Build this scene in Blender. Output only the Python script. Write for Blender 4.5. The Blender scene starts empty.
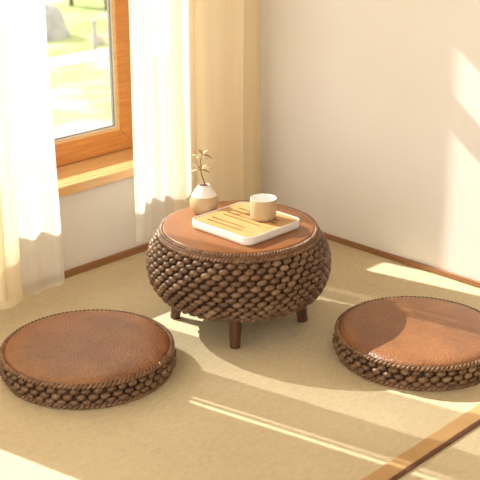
import bpy, bmesh, math, random
from mathutils import Vector, Matrix, noise
R = math.radians
random.seed(7)
S = bpy.context.scene
COL = S.collection
PI = math.pi

# ------------------------------------------------------------------ camera, world, sun, exposure
cam_d = bpy.data.cameras.new('camera'); cam = bpy.data.objects.new('camera', cam_d); COL.objects.link(cam)
cam.location = (-3.388, -3.231, 1.65)
cam.rotation_euler = (R(90 - 20.8), 0, R(44.2 - 90))
cam_d.sensor_width = 36; cam_d.lens = 82.5
cam_d.dof.use_dof = True; cam_d.dof.focus_distance = 3.95; cam_d.dof.aperture_fstop = 4.0
S.camera = cam

W = bpy.data.worlds.new('world'); S.world = W; W.use_nodes = True
bg = W.node_tree.nodes['Background']
bg.inputs[0].default_value = (1.0, 0.955, 0.87, 1); bg.inputs[1].default_value = 2.5

sun_d = bpy.data.lights.new('sun', 'SUN'); sun = bpy.data.objects.new('sun', sun_d); COL.objects.link(sun)
sun_d.energy = 8.0; sun_d.angle = R(0.6); sun_d.color = (1.0, 0.97, 0.93)
sdir = Vector((0.205, -0.98, -0.735)).normalized()
sun.rotation_euler = sdir.to_track_quat('-Z', 'Y').to_euler()
sun.location = (-3, 6, 6)

S.view_settings.view_transform = 'Standard'; S.view_settings.look = 'None'
S.view_settings.gamma = 1.0; S.view_settings.use_curve_mapping = False
S.view_settings.exposure = 0.12

# ------------------------------------------------------------------ materials
def new_mat(name):
    m = bpy.data.materials.new(name); m.use_nodes = True
    nt = m.node_tree; b = nt.nodes['Principled BSDF']
    return m, nt, b
def mapping(nt, scale=(1, 1, 1), coord='Object'):
    tc = nt.nodes.new('ShaderNodeTexCoord'); mp = nt.nodes.new('ShaderNodeMapping')
    mp.inputs['Scale'].default_value = scale
    nt.links.new(tc.outputs[coord], mp.inputs[0]); return mp.outputs[0]
def noise_tex(nt, vec, scale, detail=4, rough=0.55):
    n = nt.nodes.new('ShaderNodeTexNoise'); n.inputs['Scale'].default_value = scale
    n.inputs['Detail'].default_value = detail; n.inputs['Roughness'].default_value = rough
    nt.links.new(vec, n.inputs['Vector']); return n.outputs[0]
def ramp(nt, fac, stops):
    r = nt.nodes.new('ShaderNodeValToRGB'); e = r.color_ramp.elements
    while len(e) < len(stops): e.new(0.5)
    for i, (p, c) in enumerate(stops):
        e[i].position = p; e[i].color = (*c, 1)
    nt.links.new(fac, r.inputs[0]); return r.outputs[0]
def bump(nt, b, h, strength, dist=0.01):
    n = nt.nodes.new('ShaderNodeBump'); n.inputs['Strength'].default_value = strength
    n.inputs['Distance'].default_value = dist
    nt.links.new(h, n.inputs['Height']); nt.links.new(n.outputs[0], b.inputs['Normal'])
def simple(name, col, rough=0.6, var=0.06, scale=8, bstr=0.0, bscale=120, metallic=0, spec=0.5, stretch=(1, 1, 1)):
    m, nt, b = new_mat(name)
    v = mapping(nt, stretch)
    f = noise_tex(nt, v, scale)
    lo = tuple(max(0, c * (1 - var)) for c in col); hi = tuple(min(1, c * (1 + var)) for c in col)
    nt.links.new(ramp(nt, f, [(0.3, lo), (0.7, hi)]), b.inputs['Base Color'])
    b.inputs['Roughness'].default_value = rough; b.inputs['Metallic'].default_value = metallic
    b.inputs['Specular IOR Level'].default_value = spec
    if bstr: bump(nt, b, noise_tex(nt, v, bscale), bstr)
    return m
def wood(name, lo, mid, hi, rough=0.45, stretch=(2, 30, 30), scale=3):
    m, nt, b = new_mat(name)
    v = mapping(nt, stretch)
    f = noise_tex(nt, v, scale, 6, 0.6)
    nt.links.new(ramp(nt, f, [(0.3, lo), (0.5, mid), (0.72, hi)]), b.inputs['Base Color'])
    b.inputs['Roughness'].default_value = rough
    bump(nt, b, f, 0.08)
    return m
def leather(name, lo, hi, rough, grain=230, bstr=0.35, spec=0.5, sheen=0.0):
    m, nt, b = new_mat(name)
    v = mapping(nt)
    f = noise_tex(nt, v, 7, 5)
    fg = noise_tex(nt, v, grain * 0.8, 2)
    mm = nt.nodes.new('ShaderNodeMath'); mm.operation = 'MULTIPLY_ADD'; mm.inputs[1].default_value = 0.6
    nt.links.new(fg, mm.inputs[0]); nt.links.new(f, mm.inputs[2])
    nt.links.new(ramp(nt, mm.outputs[0], [(0.55, lo), (1.05, hi)]), b.inputs['Base Color'])
    vo = nt.nodes.new('ShaderNodeTexVoronoi'); vo.inputs['Scale'].default_value = grain
    nt.links.new(v, vo.inputs['Vector'])
    bump(nt, b, vo.outputs[0], bstr, 0.0015)
    b.inputs['Roughness'].default_value = rough; b.inputs['Specular IOR Level'].default_value = spec
    if sheen:
        b.inputs['Sheen Weight'].default_value = sheen; b.inputs['Sheen Roughness'].default_value = 0.4
    return m
def straw(name, dark, mid, light):
    # dried water-hyacinth: every twist of stalk has its own tone (stored per twist), with fine fibres
    m, nt, b = new_mat(name)
    a = nt.nodes.new('ShaderNodeAttribute'); a.attribute_name = 'tone'
    v = mapping(nt)
    f = noise_tex(nt, v, 160, 3)
    mx = nt.nodes.new('ShaderNodeMath'); mx.operation = 'MULTIPLY_ADD'
    nt.links.new(f, mx.inputs[0]); mx.inputs[1].default_value = 0.45
    nt.links.new(a.outputs['Fac'], mx.inputs[2])
    nt.links.new(ramp(nt, mx.outputs[0], [(0.15, dark), (0.6, mid), (1.0, light)]), b.inputs['Base Color'])
    b.inputs['Roughness'].default_value = 0.4; b.inputs['Specular IOR Level'].default_value = 0.6
    bump(nt, b, f, 0.35, 0.002)
    return m
def fabric(name, col, transp, transl, scale=(420, 420, 420)):
    m = bpy.data.materials.new(name); m.use_nodes = True; nt = m.node_tree
    for n in list(nt.nodes): nt.nodes.remove(n)
    out = nt.nodes.new('ShaderNodeOutputMaterial')
    d = nt.nodes.new('ShaderNodeBsdfDiffuse'); t = nt.nodes.new('ShaderNodeBsdfTranslucent'); tr = nt.nodes.new('ShaderNodeBsdfTransparent')
    v = mapping(nt, (1, 1, 0.02))
    f = noise_tex(nt, v, 90, 3)
    c = ramp(nt, f, [(0.3, tuple(x * 0.96 for x in col)), (0.7, col)])
    nt.links.new(c, d.inputs[0]); nt.links.new(c, t.inputs[0])
    tr.inputs[0].default_value = (1, 1, 1, 1)
    m1 = nt.nodes.new('ShaderNodeMixShader'); m1.inputs[0].default_value = transl
    nt.links.new(d.outputs[0], m1.inputs[1]); nt.links.new(t.outputs[0], m1.inputs[2])
    m2 = nt.nodes.new('ShaderNodeMixShader'); m2.inputs[0].default_value = transp
    nt.links.new(m1.outputs[0], m2.inputs[1]); nt.links.new(tr.outputs[0], m2.inputs[2])
    nt.links.new(m2.outputs[0], out.inputs[0])
    return m
def glass_mat():
    m = bpy.data.materials.new('window_glass'); m.use_nodes = True; nt = m.node_tree
    for n in list(nt.nodes): nt.nodes.remove(n)
    out = nt.nodes.new('ShaderNodeOutputMaterial')
    tr = nt.nodes.new('ShaderNodeBsdfTransparent'); g = nt.nodes.new('ShaderNodeBsdfGlossy'); g.inputs['Roughness'].default_value = 0.02
    fr = nt.nodes.new('ShaderNodeFresnel'); fr.inputs[0].default_value = 1.3
    tr.inputs[0].default_value = (0.98, 1, 0.98, 1)
    mx = nt.nodes.new('ShaderNodeMixShader')
    nt.links.new(fr.outputs[0], mx.inputs[0]); nt.links.new(tr.outputs[0], mx.inputs[1]); nt.links.new(g.outputs[0], mx.inputs[2])
    nt.links.new(mx.outputs[0], out.inputs[0]); return m
def tatami():
    m, nt, b = new_mat('tatami_straw')
    v = mapping(nt, (1, 1, 1))
    big = noise_tex(nt, v, 2.2, 4)
    v2 = mapping(nt, (90, 260, 1))
    fine = noise_tex(nt, v2, 1.0, 3)
    v3 = mapping(nt, (28, 75, 1))
    mid = noise_tex(nt, v3, 1.0, 4)
    a = nt.nodes.new('ShaderNodeMath'); a.operation = 'ADD'; nt.links.new(fine, a.inputs[0]); nt.links.new(mid, a.inputs[1])
    a2 = nt.nodes.new('ShaderNodeMath'); a2.operation = 'ADD'; nt.links.new(a.outputs[0], a2.inputs[0]); nt.links.new(big, a2.inputs[1])
    a3 = nt.nodes.new('ShaderNodeMath'); a3.operation = 'DIVIDE'; nt.links.new(a2.outputs[0], a3.inputs[0]); a3.inputs[1].default_value = 3
    nt.links.new(ramp(nt, a3.outputs[0], [(0.33, (0.57, 0.45, 0.28)), (0.5, (0.68, 0.555, 0.36)), (0.7, (0.78, 0.655, 0.45))]), b.inputs['Base Color'])
    b.inputs['Roughness'].default_value = 0.75; b.inputs['Specular IOR Level'].default_value = 0.25
    bump(nt, b, a.outputs[0], 0.5, 0.004)
    return m
def lawn_mat():
    m, nt, b = new_mat('lawn_grass')
    v = mapping(nt)
    f = noise_tex(nt, v, 1.1, 5)
    nt.links.new(ramp(nt, f, [(0.36, (0.22, 0.27, 0.07)), (0.52, (0.30, 0.33, 0.13)), (0.64, (0.42, 0.42, 0.32))]), b.inputs['Base Color'])
    b.inputs['Roughness'].default_value = 0.9
    return m

M = {}
M['plaster'] = simple('wall_plaster', (0.86, 0.81, 0.755), 0.85, 0.02, 3, 0.04, 60, spec=0.2)
M['ceiling'] = simple('ceiling_plaster', (0.84, 0.79, 0.72), 0.9, 0.02, 3, spec=0.2)
M['tatami'] = tatami()
M['cloth_edge'] = simple('tatami_edge_cloth', (0.56, 0.34, 0.155), 0.75, 0.06, 60, 0.15, 400, spec=0.2)
M['edge_and_shade'] = simple('edge_side_and_shade_brown', (0.13, 0.045, 0.018), 0.7, 0.1, 40)  # brown edging side; also the dark stand-in for vase and slot shade
M['base_wood'] = wood('baseboard_wood', (0.27, 0.12, 0.045), (0.33, 0.15, 0.06), (0.39, 0.19, 0.08), 0.5)
M['orange_wood'] = wood('honey_wood', (0.60, 0.23, 0.055), (0.68, 0.28, 0.075), (0.76, 0.345, 0.105), 0.38)
M['pale_wood'] = wood('pale_honey_wood', (0.74, 0.46, 0.20), (0.80, 0.53, 0.25), (0.84, 0.58, 0.31), 0.3)
M['sill_wood'] = wood('varnished_sill_wood', (0.78, 0.44, 0.18), (0.83, 0.50, 0.22), (0.86, 0.55, 0.27), 0.2)
M['sill_wood'].node_tree.nodes['Principled BSDF'].inputs['Coat Weight'].default_value = 0.8
M['gasket'] = simple('window_gasket', (0.30, 0.28, 0.26), 0.5, 0.04, 20)
M['gasket_pale'] = simple('window_bead', (0.78, 0.74, 0.68), 0.45, 0.03, 20)
M['glass'] = glass_mat()
M['sheer'] = fabric('sheer_voile', (0.98, 0.955, 0.90), 0.34, 0.62)
M['cream_sheer'] = fabric('cream_voile', (0.99, 0.88, 0.66), 0.10, 0.6)
M['drape'] = fabric('cream_drape', (0.97, 0.84, 0.61), 0.0, 0.4)
M['metal'] = simple('rod_metal', (0.55, 0.5, 0.42), 0.35, 0.03, 10, metallic=1)
M['table_leather'] = leather('table_top_leather', (0.225, 0.077, 0.022), (0.30, 0.108, 0.032), 0.34, 260, 0.12)
M['cushion_leather'] = leather('cushion_leather', (0.16, 0.055, 0.017), (0.33, 0.130, 0.047), 0.42, 150, 1.0, 0.75, 0.0)
M['straw'] = straw('water_hyacinth', (0.06, 0.025, 0.010), (0.155, 0.078, 0.034), (0.33, 0.20, 0.105))
M['gap_shade_core'] = simple('weave_gap_shade', (0.035, 0.015, 0.007), 0.8, 0.1, 40)  # near-black: shade of the weave's gaps put into the core colour
M['rope'] = straw('braided_straw', (0.08, 0.032, 0.012), (0.19, 0.088, 0.036), (0.33, 0.18, 0.085))
M['dark_straw'] = simple('dark_straw_band', (0.15, 0.07, 0.03), 0.6, 0.2, 30)
M['dark_wood'] = wood('dark_leg_wood', (0.065, 0.026, 0.012), (0.09, 0.037, 0.018), (0.12, 0.052, 0.026), 0.35, (30, 30, 2))
M['white_lacquer'] = simple('white_melamine', (0.82, 0.78, 0.74), 0.35, 0.01, 10)
M['bamboo'] = wood('bamboo_board', (0.52, 0.27, 0.10), (0.60, 0.33, 0.13), (0.66, 0.39, 0.165), 0.4, (40, 3, 20), 2.5)
M['stoneware'] = simple('beige_stoneware', (0.50, 0.36, 0.205), 0.5, 0.04, 40, 0.06, 300)
M['white_glaze'] = simple('white_glaze', (0.84, 0.80, 0.76), 0.3, 0.01, 10)
M['stem'] = simple('sprig_stem', (0.14, 0.06, 0.03), 0.6, 0.15, 60)
M['leaf'] = simple('sprig_leaf', (0.46, 0.33, 0.18), 0.6, 0.2, 90)
M['leaf_green'] = simple('sprig_leaf_green', (0.42, 0.50, 0.26), 0.6, 0.15, 90)
M['lawn'] = lawn_mat()
M['path'] = simple('pale_paving', (0.5, 0.49, 0.47), 0.9, 0.04, 2)
M['rock'] = simple('grey_rock', (0.30, 0.285, 0.28), 0.9, 0.12, 4, 0.2, 12)
M['post'] = simple('grey_post', (0.34, 0.32, 0.31), 0.8, 0.1, 10)
M['post_base'] = simple('post_footing', (0.40, 0.34, 0.26), 0.9, 0.1, 10)
M['foliage'] = simple('shrub_leaf', (0.22, 0.32, 0.10), 0.7, 0.3, 5)
M['bark'] = simple('shrub_stem', (0.18, 0.12, 0.07), 0.9, 0.2, 20)

# ------------------------------------------------------------------ mesh helpers
class MB:
    def __init__(s): s.v = []; s.f = []; s.t = []
    def add(s, vs, fs, tone=0.4):
        o = len(s.v); s.v += [tuple(p) for p in vs]; s.f += [tuple(i + o for i in q) for q in fs]; s.t += [tone] * len(vs)
    def box(s, x0, x1, y0, y1, z0, z1):
        s.add([(x0,y0,z0),(x1,y0,z0),(x1,y1,z0),(x0,y1,z0),(x0,y0,z1),(x1,y0,z1),(x1,y1,z1),(x0,y1,z1)],
              [(3,2,1,0),(4,5,6,7),(0,1,5,4),(1,2,6,5),(2,3,7,6),(3,0,4,7)])
    def lathe(s, prof, n=64, c=(0, 0), close_top=False, close_bot=False, tone=0.4):
        vs = []; fs = []
        for (r, z) in prof:
            for k in range(n):
                a = 2 * PI * k / n; vs.append((c[0] + r * math.cos(a), c[1] + r * math.sin(a), z))
        for i in range(len(prof) - 1):
            for k in range(n):
                k2 = (k + 1) % n
                fs.append((i*n+k, i*n+k2, (i+1)*n+k2, (i+1)*n+k))
        if close_bot: fs.append(tuple(reversed(range(n))))
        if close_top: fs.append(tuple((len(prof)-1)*n + k for k in range(n)))
        s.add(vs, fs, tone)
    def tube(s, pts, rad, n=8, closed=False, tone=0.4):
        pts = [Vector(p) for p in pts]; L = len(pts); vs = []; fs = []
        up = Vector((0.13, 0.07, 1)).normalized()
        for i, p in enumerate(pts):
            if closed: d = pts[(i+1) % L] - pts[i-1]
            else: d = pts[min(i+1, L-1)] - pts[max(i-1, 0)]
            d.normalize(); x = d.cross(up)
            if x.length < 1e-4: x = d.cross(Vector((1, 0, 0)))
            x.normalize(); y = x.cross(d)
            r = rad[i] if isinstance(rad, (list, tuple)) else rad
            for k in range(n):
                a = 2 * PI * k / n; vs.append(p + x * (r * math.cos(a)) + y * (r * math.sin(a)))
        for i in range(L if closed else L - 1):
            j = (i + 1) % L
            for k in range(n):
                k2 = (k + 1) % n; fs.append((i*n+k, i*n+k2, j*n+k2, j*n+k))
        if not closed:
            fs.append(tuple(reversed(range(n)))); fs.append(tuple((L-1)*n + k for k in range(n)))
        s.add(vs, fs, tone)
    def build(s, name, mat, parent=None, smooth=False, bevel=0, seg=2, loc=None):
        me = bpy.data.meshes.new(name); me.from_pydata(s.v, [], s.f)
        at = me.attributes.new('tone', 'FLOAT', 'POINT'); at.data.foreach_set('value', s.t)
        bm = bmesh.new(); bm.from_mesh(me); bmesh.ops.recalc_face_normals(bm, faces=bm.faces); bm.to_mesh(me); bm.free()
        for m in (mat if isinstance(mat, (list, tuple)) else [mat]): me.materials.append(m)
        if smooth: me.polygons.foreach_set('use_smooth', [True] * len(me.polygons))
        o = bpy.data.objects.new(name, me); COL.objects.link(o)
        if parent: o.parent = parent
        if loc: o.location = loc
        if bevel:
            b = o.modifiers.new('bevel', 'BEVEL'); b.width = bevel; b.segments = seg; b.limit_method = 'ANGLE'
        return o
def tag(o, label=None, cat=None, group=None, kind=None):
    if label: o['label'] = label
    if cat: o['category'] = cat
    if group: o['group'] = group
    if kind: o['kind'] = kind
    return o
def empty(name, loc=(0, 0, 0), rz=0):
    o = bpy.data.objects.new(name, None); COL.objects.link(o); o.location = loc; o.rotation_euler = (0, 0, rz)
    o.empty_display_size = 0.05; return o
def copy_tree(o, parent=None):
    c = o.copy(); COL.objects.link(c)
    if parent: c.parent = parent
    for ch in list(o.children): copy_tree(ch, c)
    return c

# ------------------------------------------------------------------ setting: the room
m = MB(); m.box(-4.6, 0.0, -4.4, 0.0, -0.08, 0); tag(m.build('floor', M['tatami']), 'straw coloured woven tatami floor', 'floor', kind='structure')
WX0, WX1, WZ0, WZ1 = -2.45, -0.175, 0.34, 1.905
m = MB()
m.box(-4.6, WX0, 0, 0.24, -0.08, 2.4); m.box(WX1, 0.1, 0, 0.24, -0.08, 2.4)
m.box(WX0, WX1, 0, 0.24, -0.08, WZ0); m.box(WX0, WX1, 0, 0.24, WZ1, 2.4)
tag(m.build('wall_left', M['plaster']), 'cream plaster wall with the wooden window', 'wall', kind='structure')
m = MB(); m.box(0, 0.1, -4.4, 0.0, -0.08, 2.4); tag(m.build('wall_right', M['plaster']), 'plain cream plaster wall behind the right cushion', 'wall', kind='structure')
m = MB(); m.box(-4.6, 0.1, -4.5, -4.4, -0.08, 2.4); tag(m.build('wall_back', M['plaster']), 'plain cream plaster wall behind the viewer', 'wall', kind='structure')
m = MB(); m.box(-4.6, 0.1, -4.5, 0.24, 2.4, 2.46); tag(m.build('ceiling', M['ceiling']), 'plain pale ceiling', 'ceiling', kind='structure')
m = MB(); m.box(-4.6, 0, -0.012, 0, 0, 0.028); tag(m.build('baseboard_left', M['base_wood'], bevel=0.002), 'low brown wooden baseboard under the window', 'baseboard', kind='structure')
m = MB(); m.box(-0.012, 0, -4.4, -0.012, 0, 0.022); tag(m.build('baseboard_right', M['base_wood'], bevel=0.002), 'low brown wooden baseboard along the plain right wall', 'baseboard', kind='structure')
strip = MB(); strip.box(-4.6, -0.012, -1.757, -1.706, 0, 0.008)
st = tag(strip.build('trim_1', M['cloth_edge'], bevel=0.002), 'tan cloth strip edging the tatami mat', 'mat edging', kind='structure')
m = MB(); m.box(-4.6, -0.012, -1.770, -1.757, 0, 0.007); m.build('shaded_edge_side', M['edge_and_shade'], st, bevel=0.002)  # dark strip: brown mat side with its shade put into the colour

win = tag(empty('window_1', (0, 0, 0)), 'honey coloured wooden window looking onto a bright garden', 'window', kind='structure')
# fixed outer frame (dark reveal line behind the sash) and the two leaves
fr = MB()
fr.box(WX0, WX0+0.03, 0.19, 0.238, 0.375, WZ1); fr.box(WX1-0.03, WX1, 0.19, 0.238, 0.375, WZ1)
fr.box(WX0, WX1, 0.19, 0.238, WZ1-0.03, WZ1); fr.box(-0.492, -0.432, 0.178, 0.238, 0.375, WZ1-0.03)
fr.build('window_frame', M['orange_wood'], win, bevel=0.003)
def leaf_frame(x0, x1, z0, z1, w):
    f = MB(); y0, y1 = 0.188, 0.236
    for (a, b, c, d) in (((x0,z0),(x1,z0),(x1-w,z0+w),(x0+w,z0+w)), ((x1,z0),(x1,z1),(x1-w,z1-w),(x1-w,z0+w)),
                         ((x1,z1),(x0,z1),(x0+w,z1-w),(x1-w,z1-w)), ((x0,z1),(x0,z0),(x0+w,z0+w),(x0+w,z1-w))):
        vs = [(p[0], y0, p[1]) for p in (a, b, c, d)] + [(p[0], y1, p[1]) for p in (a, b, c, d)]
        f.add(vs, [(0,1,2,3),(7,6,5,4),(0,4,5,1),(1,5,6,2),(2,6,7,3),(3,7,4,0)])
    sash = f.build('sash', M['orange_wood'], win, bevel=0.003)
    def ring(name, mat, ins, t, ya, yb):
        g = MB(); X0, X1, Z0, Z1 = x0+w+ins, x1-w-ins, z0+w+ins, z1-w-ins
        g.box(X0, X1, ya, yb, Z0, Z0+t); g.box(X0, X1, ya, yb, Z1-t, Z1)
        g.box(X0, X0+t, ya, yb, Z0+t, Z1-t); g.box(X1-t, X1, ya, yb, Z0+t, Z1-t)
        return g.build(name, mat, sash)
    ring('glazing_bead', M['pale_wood'], 0, 0.011, 0.192, 0.214)
    ring('seal', M['gasket_pale'], 0.011, 0.006, 0.197, 0.214)
    ring('gasket', M['gasket'], 0.017, 0.005, 0.200, 0.214)
    g = MB(); g.box(x0+w+0.004, x1-w-0.004, 0.206, 0.212, z0+w+0.004, z1-w-0.004)
    g.build('pane', M['glass'], sash)
    return sash
leaf_frame(WX0+0.03, -0.492, 0.378, WZ1-0.03, 0.088)
s2 = leaf_frame(-0.432, WX1-0.03, 0.378, WZ1-0.03, 0.032)
t = MB(); t.box(-0.400, WX1-0.062, 0.188, 0.236, 1.525, 1.625); t.build('transom_bar', M['orange_wood'], s2, bevel=0.003)
t = MB(); t.box(-0.400, WX1-0.062, 0.194, 0.232, 0.41, 0.74); t.build('lower_panel', M['orange_wood'], s2, bevel=0.003)  # hidden solid panel added to block low sun through this leaf
m = MB(); m.box(WX0, WX1, 0, 0.236, 0.338, 0.376); m.box(WX0-0.03, WX1+0.03, -0.03, 0, 0.338, 0.376)
m.build('window_sill', M['sill_wood'], win, bevel=0.003)

# ------------------------------------------------------------------ garden outside
GZ = -0.4
m = MB(); m.box(-6, 24, 0.5, 30, GZ-0.1, GZ); tag(m.build('lawn', M['lawn']), 'sunlit yellow green lawn outside the window', 'lawn', kind='structure')
m = MB()
m.box(-2, 14, 4.72, 5.08, GZ, GZ+0.01); tag(m.build('garden_path', M['path']), 'pale paved path crossing the lawn', 'path', kind='structure')

# ------------------------------------------------------------------ curtains
def path_curve(pts, n):
    P = [Vector((p[0], p[1], 0)) for p in pts]; out = []
    for i in range(len(P) - 1):
        p0 = P[max(i-1, 0)]; p1 = P[i]; p2 = P[i+1]; p3 = P[min(i+2, len(P)-1)]
        for k in range(n):
            t = k / n
            out.append(0.5*((2*p1)+(p2-p0)*t+(2*p0-5*p1+4*p2-p3)*t*t+(3*p1-p0-3*p2+p3)*t**3))
    out.append(P[-1]); return out
def curtain(name, paths, z0, z1, mat, label, cat='curtain', nz=40, flare=None):
    mb = MB()
    for pts in paths:
        c = path_curve(pts, 8); n = len(c); vs = []; fs = []
        cx = sum(p.x for p in c) / n
        for j in range(nz + 1):
            h = j / nz; z = z0 + (z1 - z0) * h
            for i, p in enumerate(c):
                w = 0.006 * math.sin(p.x * 23 + h * 5.3) * (1 - h)
                fx = 0.0
                if flare and i >= n-3 and len(pts) > 4: fx = flare[1] * (1 - min(1, max(0, (z - flare[0]) / 0.08)))
                vs.append((p.x + fx + 0.004 * math.sin(h * 7 + p.x * 9), p.y + w, z + (0.006 * math.sin(p.x * 31) if j == 0 else 0)))
        for j in range(nz):
            for i in range(n - 1): fs.append((j*n+i, j*n+i+1, (j+1)*n+i+1, (j+1)*n+i))
        mb.add(vs, fs)
    o = mb.build(name, mat, smooth=True); tag(o, label, cat, 'white sheer curtains' if name == 'sheer_curtain' else 'cream curtains'); return o
ZT = 2.26
def wave(x0, x1, y, amp, n, ph=0.0):
    k = n * 4
    return [(x0 + (x1-x0)*i/k, y + amp*math.sin(2*PI*i/4 + ph)) for i in range(k + 1)]
# left of the opening
curtain('sheer_curtain', [wave(-1.47, -1.168, -0.165, 0.012, 3)], 0.064, ZT, M['sheer'],
        'white sheer curtain hanging left of the open window gap', 'curtain')
curtain('cream_curtain', [[(-1.49, -0.19), (-1.462, -0.215), (-1.42, -0.226), (-1.385, -0.215), (-1.368, -0.195)]], 0.078, ZT, M['cream_sheer'],
        'narrow cream curtain fold hanging in front of the left white sheer, lowest hem', 'curtain')
curtain('cream_curtain', [wave(-1.518, -1.455, -0.235, 0.006, 1)], 0.12, ZT, M['drape'],
        'golden cream curtain cut by the left edge of the photo', 'curtain')
curtain('cream_curtain', [wave(-2.08, -1.562, -0.195, 0.024, 5), [(-1.549, -0.2), (-1.54, -0.204), (-1.530, -0.2)]], 0.12, ZT, M['drape'],
        'unseen golden cream curtain gathered beyond the left edge of the photo', 'curtain', flare=(0.58, 0.055))  # out of view; slits and low overlap shaped to cast the floor streaks
# right of the opening
curtain('sheer_curtain', [[(-0.826, -0.185), (-0.805, -0.20), (-0.785, -0.195), (-0.772, -0.185)],
                          [(-0.768, -0.155), (-0.74, -0.175), (-0.71, -0.155), (-0.68, -0.175), (-0.65, -0.155), (-0.62, -0.172), (-0.575, -0.15)]],
        0.14, ZT, M['sheer'], 'white sheer curtain hanging right of the window gap, behind the vase', 'curtain')
curtain('cream_curtain', [[(-0.63, -0.175), (-0.58, -0.19), (-0.53, -0.18), (-0.48, -0.155), (-0.44, -0.15)],
                          [(-0.46, -0.15), (-0.490, -0.18), (-0.480, -0.23), (-0.43, -0.255), (-0.37, -0.264), (-0.33, -0.262), (-0.307, -0.258)]],
        0.10, ZT, M['cream_sheer'], 'cream curtain in broad folds between the right white sheer and the room corner', 'curtain')
curtain('cream_curtain', [[(-0.15, -0.088), (-0.14, -0.086), (-0.125, -0.095), (-0.09, -0.112), (-0.05, -0.105), (-0.034, -0.09)]],
        0.10, ZT, M['drape'], 'darker cream curtain fold next to the room corner behind the cup', 'curtain')
rd = MB(); rd.tube([(-2.5, -0.17, 2.29), (-0.02, -0.17, 2.29)], 0.016, 16)
ro = tag(rd.build('curtain_rod', M['metal'], smooth=True), 'metal curtain rod above the window', 'curtain rod')
for x in (-2.45, -0.06):
    b = MB(); b.box(x-0.01, x+0.01, -0.185, 0.0, 2.30, 2.32); b.box(x-0.015, x+0.015, -0.012, 0.0, 2.26, 2.36); b.build('bracket', M['metal'], ro, bevel=0.003)

# ------------------------------------------------------------------ woven work
def profile_eval(prof):
    """arc-length parametrised smooth profile (r,z) -> function s in 0..1 giving point and tangent"""
    c = path_curve(prof, 10); L = [0]
    for i in range(1, len(c)): L.append(L[-1] + (c[i]-c[i-1]).length)
    def f(s):
        d = s * L[-1]
        for i in range(1, len(c)):
            if L[i] >= d or i == len(c)-1:
                t = (d - L[i-1]) / max(1e-9, L[i]-L[i-1]); p = c[i-1].lerp(c[i], t); tg = (c[i]-c[i-1]).normalized()
                return p.x, p.y, tg
    return f, L[-1], [(p.x, p.y) for p in c]
def nugget(mb, f, s, a, half_w, half_h, depth, tilt, tone, rnd):
    """one twist of plaited stalk: a plump pillow lying on the profile at angle a"""
    r, z, tg = f(min(max(s, 0.0), 1.0))
    ca, sa = math.cos(a), math.sin(a)
    tan = Vector((-sa, ca, 0)); upv = Vector((tg.x*ca, tg.x*sa, tg.y)); nrm = tan.cross(upv)
    if nrm.dot(Vector((ca, sa, 0))) < 0 and abs(tg.y) > 0.3: nrm = -nrm
    c = Vector((r*ca, r*sa, z)); nu, nv = 9, 7; vs = []; fs = []
    ct, stl = math.cos(tilt), math.sin(tilt)
    for j in range(nv):
        ph = -PI/2 + PI * j / (nv-1)
        for i in range(nu):
            th = 2*PI*i/nu
            e = lambda x, p: math.copysign(abs(x)**p, x)
            x = e(math.cos(th), 0.8) * math.cos(ph) * half_w; y = e(math.sin(th), 0.8) * math.cos(ph) * half_h
            n = math.sin(ph) * depth
            n -= 0.25 * depth * (x / half_w) ** 2
            X = x*ct - y*stl; Y = x*stl + y*ct
            drop = (X*X) / (2*max(r, 0.05))
            vs.append(c + tan*X + upv*Y + nrm*(n - drop))
    for j in range(nv-1):
        for i in range(nu):
            i2 = (i+1) % nu; fs.append((j*nu+i, j*nu+i2, (j+1)*nu+i2, (j+1)*nu+i))
    mb.add(vs, fs, tone)
def woven(prof, rows, count, half_w, half_h, depth, tilt, seed):
    rnd = random.Random(seed); f, L, _ = profile_eval(prof); mb = MB()
    for j in range(rows):
        s = (j + 0.5) / rows
        r, z, tg = f(s)
        for k in range(count):
            a = 2*PI*(k + 0.5*(j % 2) + rnd.uniform(-0.06, 0.06))/count
            kk = r / max(p[0] for p in prof)
            nugget(mb, f, s + rnd.uniform(-0.06, 0.06)/rows, a, half_w*(0.35+0.65*kk)*rnd.uniform(0.93, 1.08), half_h*rnd.uniform(0.92, 1.1), depth*rnd.uniform(0.9, 1.15),
                   tilt + rnd.uniform(-0.14, 0.14), min(1, max(0, rnd.gauss(0.3, 0.12))), rnd)
    return mb
def rope(R0, z, rad, turns, strands=2, seed=1, wob=1.0):
    mb = MB(); rnd = random.Random(seed); N = turns * 9
    for q in range(strands):
        pts = []
        for i in range(N):
            a = 2*PI*i/N; ph = 2*PI*q/strands + turns*a
            rr = R0 + rad*wob*math.cos(ph); pts.append((rr*math.cos(a), rr*math.sin(a), z + rad*wob*math.sin(ph)))
        o = len(mb.t); mb.tube(pts, rad*1.02, 7, True)
        for i in range(N):
            seg = int(i / N * turns * 1.0)
            tn = 0.18 + 0.4*((seg*7919 + q*104729 + seed*31) % 97)/97
            for k in range(7): mb.t[o + i*7 + k] = tn
    return mb

# ------------------------------------------------------------------ the low table
TC = (-0.845, -0.752)
tb = tag(empty('low_table', (TC[0], TC[1], 0)), 'low round table with bulging woven straw body and brown leather top', 'table')
prof = [(0.215, 0.108), (0.262, 0.118), (0.294, 0.150), (0.311, 0.198), (0.313, 0.240), (0.303, 0.282), (0.284, 0.316), (0.264, 0.336)]
_, _, core = profile_eval(prof)
mb = MB(); mb.lathe([(0.0, 0.106)] + [(r-0.006, z) for r, z in core] + [(0.0, 0.335)], 96)
mb.build('body_core', M['gap_shade_core'], tb, smooth=True)
woven(prof, 16, 46, 0.0190, 0.0106, 0.0092, 0.20, 11).build('woven_body', M['straw'], tb, smooth=True)
mb = MB(); mb.lathe([(0.0, 0.330), (0.272, 0.330), (0.2755, 0.333), (0.2755, 0.343), (0.272, 0.346), (0.0, 0.346)], 128); mb.build('rim_band', M['dark_straw'], tb, smooth=False, bevel=0)
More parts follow.
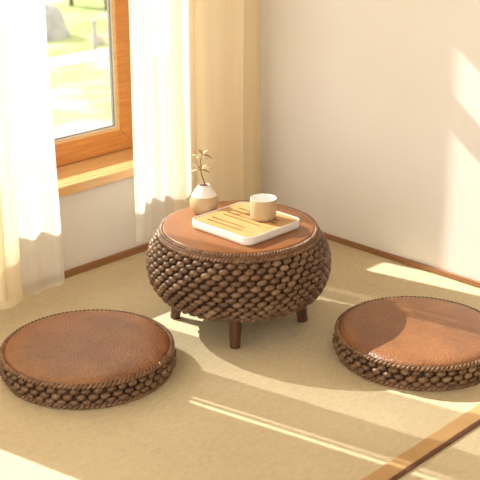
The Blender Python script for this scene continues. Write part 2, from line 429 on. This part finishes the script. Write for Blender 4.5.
rope(0.2735, 0.3315, 0.0046, 70, 2, 5).build('braided_trim', M['rope'], tb, smooth=True)
mb = MB(); mb.lathe([(0.0, 0.342), (0.2605, 0.342), (0.2625, 0.346), (0.2625, 0.352), (0.260, 0.3555), (0.255, 0.357), (0.0, 0.357)], 160)
top = mb.build('table_top', M['table_leather'], tb, smooth=True)
rope(0.2660, 0.3475, 0.0040, 75, 2, 6).build('braided_edge', M['rope'], top, smooth=True)
for k in range(4):
    a = R(131 + 90*k); mb = MB()
    p0 = Vector((0.228*math.cos(a), 0.228*math.sin(a), 0)); p1 = Vector((0.206*math.cos(a), 0.206*math.sin(a), 0.128))
    pts = [p0, p0.lerp(p1, 0.02), p0.lerp(p1, 0.3), p0.lerp(p1, 0.65), p1]
    mb.tube(pts, [0.0155, 0.0175, 0.0195, 0.0235, 0.027], 24)
    mb.build('leg', M['dark_wood'], tb, smooth=True, bevel=0.001)

# ------------------------------------------------------------------ floor cushions
def make_cushion():
    c = empty('floor_cushion')
    Rr = 0.271
    pr = [(Rr-0.016, 0.008), (Rr+0.002, 0.024), (Rr+0.004, 0.045), (Rr-0.006, 0.070)]
    _, _, cc = profile_eval(pr)
    mb = MB(); mb.lathe([(0, 0.004)] + [(r-0.005, z) for r, z in cc] + [(0, 0.072)], 96); mb.build('cushion_core', M['gap_shade_core'], c, smooth=True)
    woven(pr, 4, 46, 0.0165, 0.0100, 0.0088, 0.20, 21).build('woven_side', M['straw'], c, smooth=True)
    mb = MB(); k = Rr
    mb.lathe([(k-0.012, 0.070), (k-0.006, 0.076), (k-0.008, 0.083), (k-0.016, 0.0895), (k-0.035, 0.094), (k-0.08, 0.0975), (k-0.15, 0.099), (0.05, 0.0995), (0.0005, 0.0995)], 128, close_top=True)
    cover = mb.build('leather_cover', M['cushion_leather'], c, smooth=True)
    rope(Rr-0.001, 0.0785, 0.0044, 58, 2, 8).build('braided_trim', M['rope'], cover, smooth=True)
    rope(Rr-0.006, 0.0080, 0.0048, 50, 2, 10).build('base_braid', M['rope'], c, smooth=True)
    return c
c1 = make_cushion()
tag(c1, 'round brown leather floor cushion on the left, in front of the white sheer curtain', 'cushion', 'round floor cushions')
c1.location = (-1.452, -0.667, 0)
c2 = copy_tree(c1); c2.location = (-0.618, -1.362, 0); c2.rotation_euler = (0, 0, R(140))
tag(c2, 'round brown leather floor cushion on the right, by the plain wall', 'cushion', 'round floor cushions')

# ------------------------------------------------------------------ tray
def rrect(hx, hy, r, n=8):
    out = []
    for (cx, cy, a0) in ((hx-r, hy-r, 0), (-hx+r, hy-r, 90), (-hx+r, -hy+r, 180), (hx-r, -hy+r, 270)):
        for k in range(n + 1):
            a = R(a0 + 90*k/n); out.append((cx + r*math.cos(a), cy + r*math.sin(a)))
    return out
TRX, TRY, TRZ = -0.846, -0.787, 0.3574
tray = tag(empty('tea_tray', (TRX, TRY, TRZ)), 'square white tea tray with slotted bamboo board on the low table', 'tray')
def loops(mb, secs):
    n = len(secs[0][0]); vs = []; fs = []
    for loop, z in secs: vs += [(x, y, z) for x, y in loop]
    for i in range(len(secs)-1):
        for k in range(n):
            k2 = (k+1) % n; fs.append((i*n+k, i*n+k2, (i+1)*n+k2, (i+1)*n+k))
    fs.append(tuple(reversed(range(n)))); fs.append(tuple((len(secs)-1)*n+k for k in range(n)))
    mb.add(vs, fs)
hx, hy = 0.135, 0.141
mb = MB()
loops(mb, [(rrect(hx-0.006, hy-0.006, 0.026), 0.0), (rrect(hx-0.002, hy-0.002, 0.029), 0.003), (rrect(hx, hy, 0.031), 0.010), (rrect(hx, hy, 0.031), 0.028),
           (rrect(hx-0.001, hy-0.001, 0.030), 0.0298), (rrect(hx-0.0025, hy-0.0025, 0.0285), 0.0305), (rrect(hx-0.0045, hy-0.0045, 0.0265), 0.0298), (rrect(hx-0.005, hy-0.005, 0.026), 0.0285),
           (rrect(hx-0.005, hy-0.005, 0.026), 0.008)])
mb.build('tray_body', M['white_lacquer'], tray, smooth=False)
# board with real slots: filled 2-D curve with holes
cu = bpy.data.curves.new('board_outline', 'CURVE'); cu.dimensions = '2D'; cu.fill_mode = 'BOTH'; cu.extrude = 0.004
def poly(pts):
    sp = cu.splines.new('POLY'); sp.points.add(len(pts)-1); sp.use_cyclic_u = True
    for p, q in zip(sp.points, pts): p.co = (q[0], q[1], 0, 1)
poly(rrect(hx-0.0065, hy-0.0065, 0.0245))
slots = [(-0.087, 0.093, -0.062), (-0.060, 0.100, -0.052), (-0.012, 0.093, -0.075), (0.014, 0.100, -0.060), (0.043, 0.093, -0.100), (0.070, 0.100, -0.088)]
for (x, y1, y0) in slots:
    w = 0.0040; pts = []
    for k in range(7): a = PI*k/6; pts.append((x + w*math.cos(a), y1 + w*math.sin(a)))
    for k in range(7): a = PI + PI*k/6; pts.append((x + w*math.cos(a), y0 + w*math.sin(a)))
    poly(pts)
tmp = bpy.data.objects.new('board_outline', cu); COL.objects.link(tmp)
dg = bpy.context.evaluated_depsgraph_get()
bme = bpy.data.meshes.new_from_object(tmp.evaluated_get(dg)); bpy.data.objects.remove(tmp)
bme.materials.clear(); bme.materials.append(M['bamboo'])
bo = bpy.data.objects.new('bamboo_board', bme); COL.objects.link(bo); bo.parent = tray; bo.location = (0, 0, 0.0235)
tag(bo, 'bamboo board with long slots')
mb = MB(); loops(mb, [(rrect(hx-0.012, hy-0.012, 0.02), 0.009), (rrect(hx-0.012, hy-0.012, 0.02), 0.013)]); mb.build('slot_shade_sheet', M['edge_and_shade'], tray)  # dark sheet added under the board so the slots look dark
BOARD_TOP = TRZ + 0.0235 + 0.0042

# ------------------------------------------------------------------ cup
cup = tag(empty('tea_cup', (-0.795, -0.820, BOARD_TOP)), 'small beige handleless tea cup with white inside on the tray', 'cup')
mb = MB(); mb.lathe([(0.0, 0.0), (0.036, 0.0), (0.0405, 0.002), (0.0435, 0.008), (0.045, 0.020), (0.0455, 0.045), (0.0455, 0.0720), (0.0449, 0.0732)], 64); mb.build('cup_body', M['stoneware'], cup, smooth=True)
mb = MB(); mb.lathe([(0.0449, 0.0732), (0.0438, 0.0736), (0.0427, 0.0728), (0.0422, 0.069), (0.0420, 0.022), (0.040, 0.010), (0.033, 0.006), (0.0, 0.005)], 64)
tag(mb.build('glazed_inside', M['white_glaze'], cup, smooth=True), 'white glazed inside')

# ------------------------------------------------------------------ vase and sprig
VX, VY = -0.836, -0.573
vase = tag(empty('bud_vase', (VX, VY, TRZ)), 'egg shaped beige vase with white shoulder behind the tray', 'vase')
def vr(z):
    pts = [(0.0, 0.034), (0.008, 0.041), (0.022, 0.049), (0.038, 0.0515), (0.052, 0.0495), (0.064, 0.044), (0.076, 0.036), (0.088, 0.0265), (0.098, 0.0195), (0.103, 0.0175)]
    for i in range(len(pts)-1):
        if pts[i][0] <= z <= pts[i+1][0]:
            t = (z-pts[i][0])/(pts[i+1][0]-pts[i][0]); return pts[i][1]+(pts[i+1][1]-pts[i][1])*t
    return pts[-1][1]
vp = path_curve([(0.0335, 0.0), (0.041, 0.008), (0.049, 0.022), (0.0515, 0.038), (0.0495, 0.052), (0.0445, 0.0645)], 5)
mb = MB(); mb.lathe([(0, 0)] + [(p.x, p.y) for p in vp], 64); mb.build('vase_body', M['stoneware'], vase, smooth=True)
vp = path_curve([(0.0445, 0.0645), (0.0365, 0.077), (0.0285, 0.089), (0.0225, 0.097), (0.0205, 0.1005), (0.0195, 0.1015), (0.0182, 0.1005), (0.0185, 0.096), (0.026, 0.080)], 5)
mb = MB(); mb.lathe([(p.x, p.y) for p in vp], 64); tag(mb.build('glazed_shoulder', M['white_glaze'], vase, smooth=True), 'white glazed shoulder and mouth')
mb = MB(); mb.lathe([(0.0186, 0.0975), (0.0, 0.0975)], 32); mb.build('mouth_shade_disc', M['edge_and_shade'], vase, smooth=True)  # dark disc stands in for the shade inside the mouth

rtv = Vector((0.697, -0.717, 0)); fwv = Vector((0.717, 0.697, 0)); upw = Vector((0, 0, 1))
sp = tag(empty('dried_sprig', (VX, VY, TRZ + 0.099)), 'thin dried sprig with pale leaves standing in the vase', 'sprig')
def P(u, w, d=0.0): return rtv*u + fwv*d + upw*w
stem_pts = [P(0.004, 0.0), P(0.001, 0.012), P(-0.003, 0.024), P(-0.008, 0.040), P(-0.012, 0.060), P(-0.012, 0.082), P(-0.009, 0.100), P(-0.005, 0.112)]
mb = MB(); mb.tube(stem_pts, [0.0024, 0.0023, 0.0022, 0.002, 0.0018, 0.0017, 0.0014, 0.001], 8); STEM = mb.build('stem', M['stem'], sp, smooth=True)
def leaf(base, tip, width, sag, mat):
    base = Vector(base); tip = Vector(tip); d = tip - base; L = d.length; d.normalize()
    side = d.cross(upw); side.normalize(); nrm = side.cross(d)
    mb = MB(); vs = []; fs = []; n = 7
    for i in range(n):
        t = i/(n-1); w = width*math.sin(PI*min(0.97, 0.06+0.92*t))**0.8
        c = base + d*(L*t) + upw*(-sag*(t*t)) + nrm*(0.002*math.sin(PI*t))
        vs += [c - side*w + nrm*0.0012, c, c + side*w + nrm*0.0012]
    for i in range(n-1):
        for k in range(2): fs.append((i*3+k, i*3+k+1, (i+1)*3+k+1, (i+1)*3+k))
    mb.add(vs, fs)
    o = mb.build('leaf', mat, STEM, smooth=True)
    so = o.modifiers.new('thick', 'SOLIDIFY'); so.thickness = 0.0006
    return o
L1 = P(-0.012, 0.056)
for (u, w, d, wd, sg) in ((-0.046, 0.076, -0.012, 0.006, 0.006), (-0.036, 0.092, 0.02, 0.005, 0.004), (0.020, 0.075, -0.012, 0.006, 0.008), (0.012, 0.094, 0.012, 0.005, 0.004), (0.030, 0.080, 0.018, 0.004, 0.006), (-0.008, 0.100, -0.016, 0.005, 0.002)):
    leaf(L1, P(u, w-0.018, d), wd*1.25, sg, M['leaf'])
for b, (u, w, d, wd, sg), g in ((6, (-0.040, 0.134, -0.008, 0.007, 0.004), 1), (6, (-0.034, 0.118, 0.014, 0.006, 0.006), 1), (7, (0.030, 0.124, -0.010, 0.0065, 0.006), 0), (7, (0.018, 0.146, 0.008, 0.006, 0.002), 0),
                                (7, (-0.020, 0.150, 0.010, 0.006, 0.002), 0), (6, (0.014, 0.114, 0.018, 0.005, 0.004), 0), (7, (0.002, 0.140, -0.022, 0.006, 0.004), 0)):
    leaf(stem_pts[b], P(u, w-0.018, d), wd*1.3, sg, M['leaf_green'] if g else M['leaf'])

# ------------------------------------------------------------------ things in the garden
rk = bmesh.new(); bmesh.ops.create_icosphere(rk, subdivisions=4, radius=1)
for v in rk.verts:
    k = 1 + 0.22*noise.noise(v.co*1.4) + 0.08*noise.noise(v.co*4)
    v.co = Vector((v.co.x*0.30*k, v.co.y*0.26*k, max(-0.05, v.co.z)*0.34*k))
me = bpy.data.meshes.new('garden_rock'); rk.to_mesh(me); rk.free(); me.materials.append(M['rock'])
rock = bpy.data.objects.new('garden_rock', me); COL.objects.link(rock); rock.location = (3.27, 6.05, GZ)
tag(rock, 'blurred grey rock on the lawn seen through the window', 'rock')
post = tag(empty('garden_post', (3.22, 5.14, GZ)), 'slim grey post beside the pale path outside the window', 'post')
mb = MB(); mb.tube([(0, 0, 0), (0, 0, 0.26)], 0.022, 16); mb.build('post_shaft', M['post'], post, smooth=False)
mb = MB(); mb.lathe([(0, 0.255), (0.03, 0.255), (0.032, 0.27), (0.02, 0.285), (0, 0.29)], 20); mb.build('post_cap', M['post'], post, smooth=True)
sk = bmesh.new(); bmesh.ops.create_icosphere(sk, subdivisions=3, radius=1)
for v in sk.verts:
    k = 1 + 0.25*noise.noise(v.co*1.7 + Vector((3, 1, 2)))
    v.co = Vector((v.co.x*0.075*k, v.co.y*0.07*k, max(-0.05, v.co.z)*0.11*k))
me = bpy.data.meshes.new('garden_stone'); sk.to_mesh(me); sk.free(); me.materials.append(M['post_base'])
stone = bpy.data.objects.new('garden_stone', me); COL.objects.link(stone); stone.location = (3.40, 5.32, GZ)
tag(stone, 'small sandy stone by the slim grey post outside', 'stone')
def shrub(x, y, h, w, label, seed):
    rnd = random.Random(seed)
    r = tag(empty('garden_shrub', (x, y, GZ)), label, 'shrub', 'shrubs at the back of the garden')
    mb = MB(); mb.tube([(0, 0, 0), (0.01, 0, h*0.3), (0, 0.02, h*0.7)], [0.03, 0.024, 0.012], 8); mb.build('trunk', M['bark'], r, smooth=True)
    mb = MB()
    for i in range(900):
        d = Vector((rnd.gauss(0, 1), rnd.gauss(0, 1), rnd.gauss(0, 1))).normalized()*(rnd.uniform(0.3, 1)**0.5)
        c = Vector((d.x*w, d.y*w, h*0.55 + d.z*h*0.48)); a = Vector((rnd.gauss(0, 1), rnd.gauss(0, 1), rnd.gauss(0, 1))).normalized()
        b = a.cross(Vector((rnd.gauss(0, 1), rnd.gauss(0, 1), rnd.gauss(0, 1)))).normalized(); l = 0.055
        mb.add([c - a*l, c + b*l*0.5, c + a*l, c - b*l*0.5], [(0, 1, 2, 3)])
    mb.build('foliage', M['foliage'], r)
shrub(4.72, 7.46, 1.3, 0.16, 'left one of the two green shrubs at the back of the garden', 3)
shrub(4.85, 6.95, 1.2, 0.07, 'right, narrower one of the two green shrubs at the back of the garden', 4)
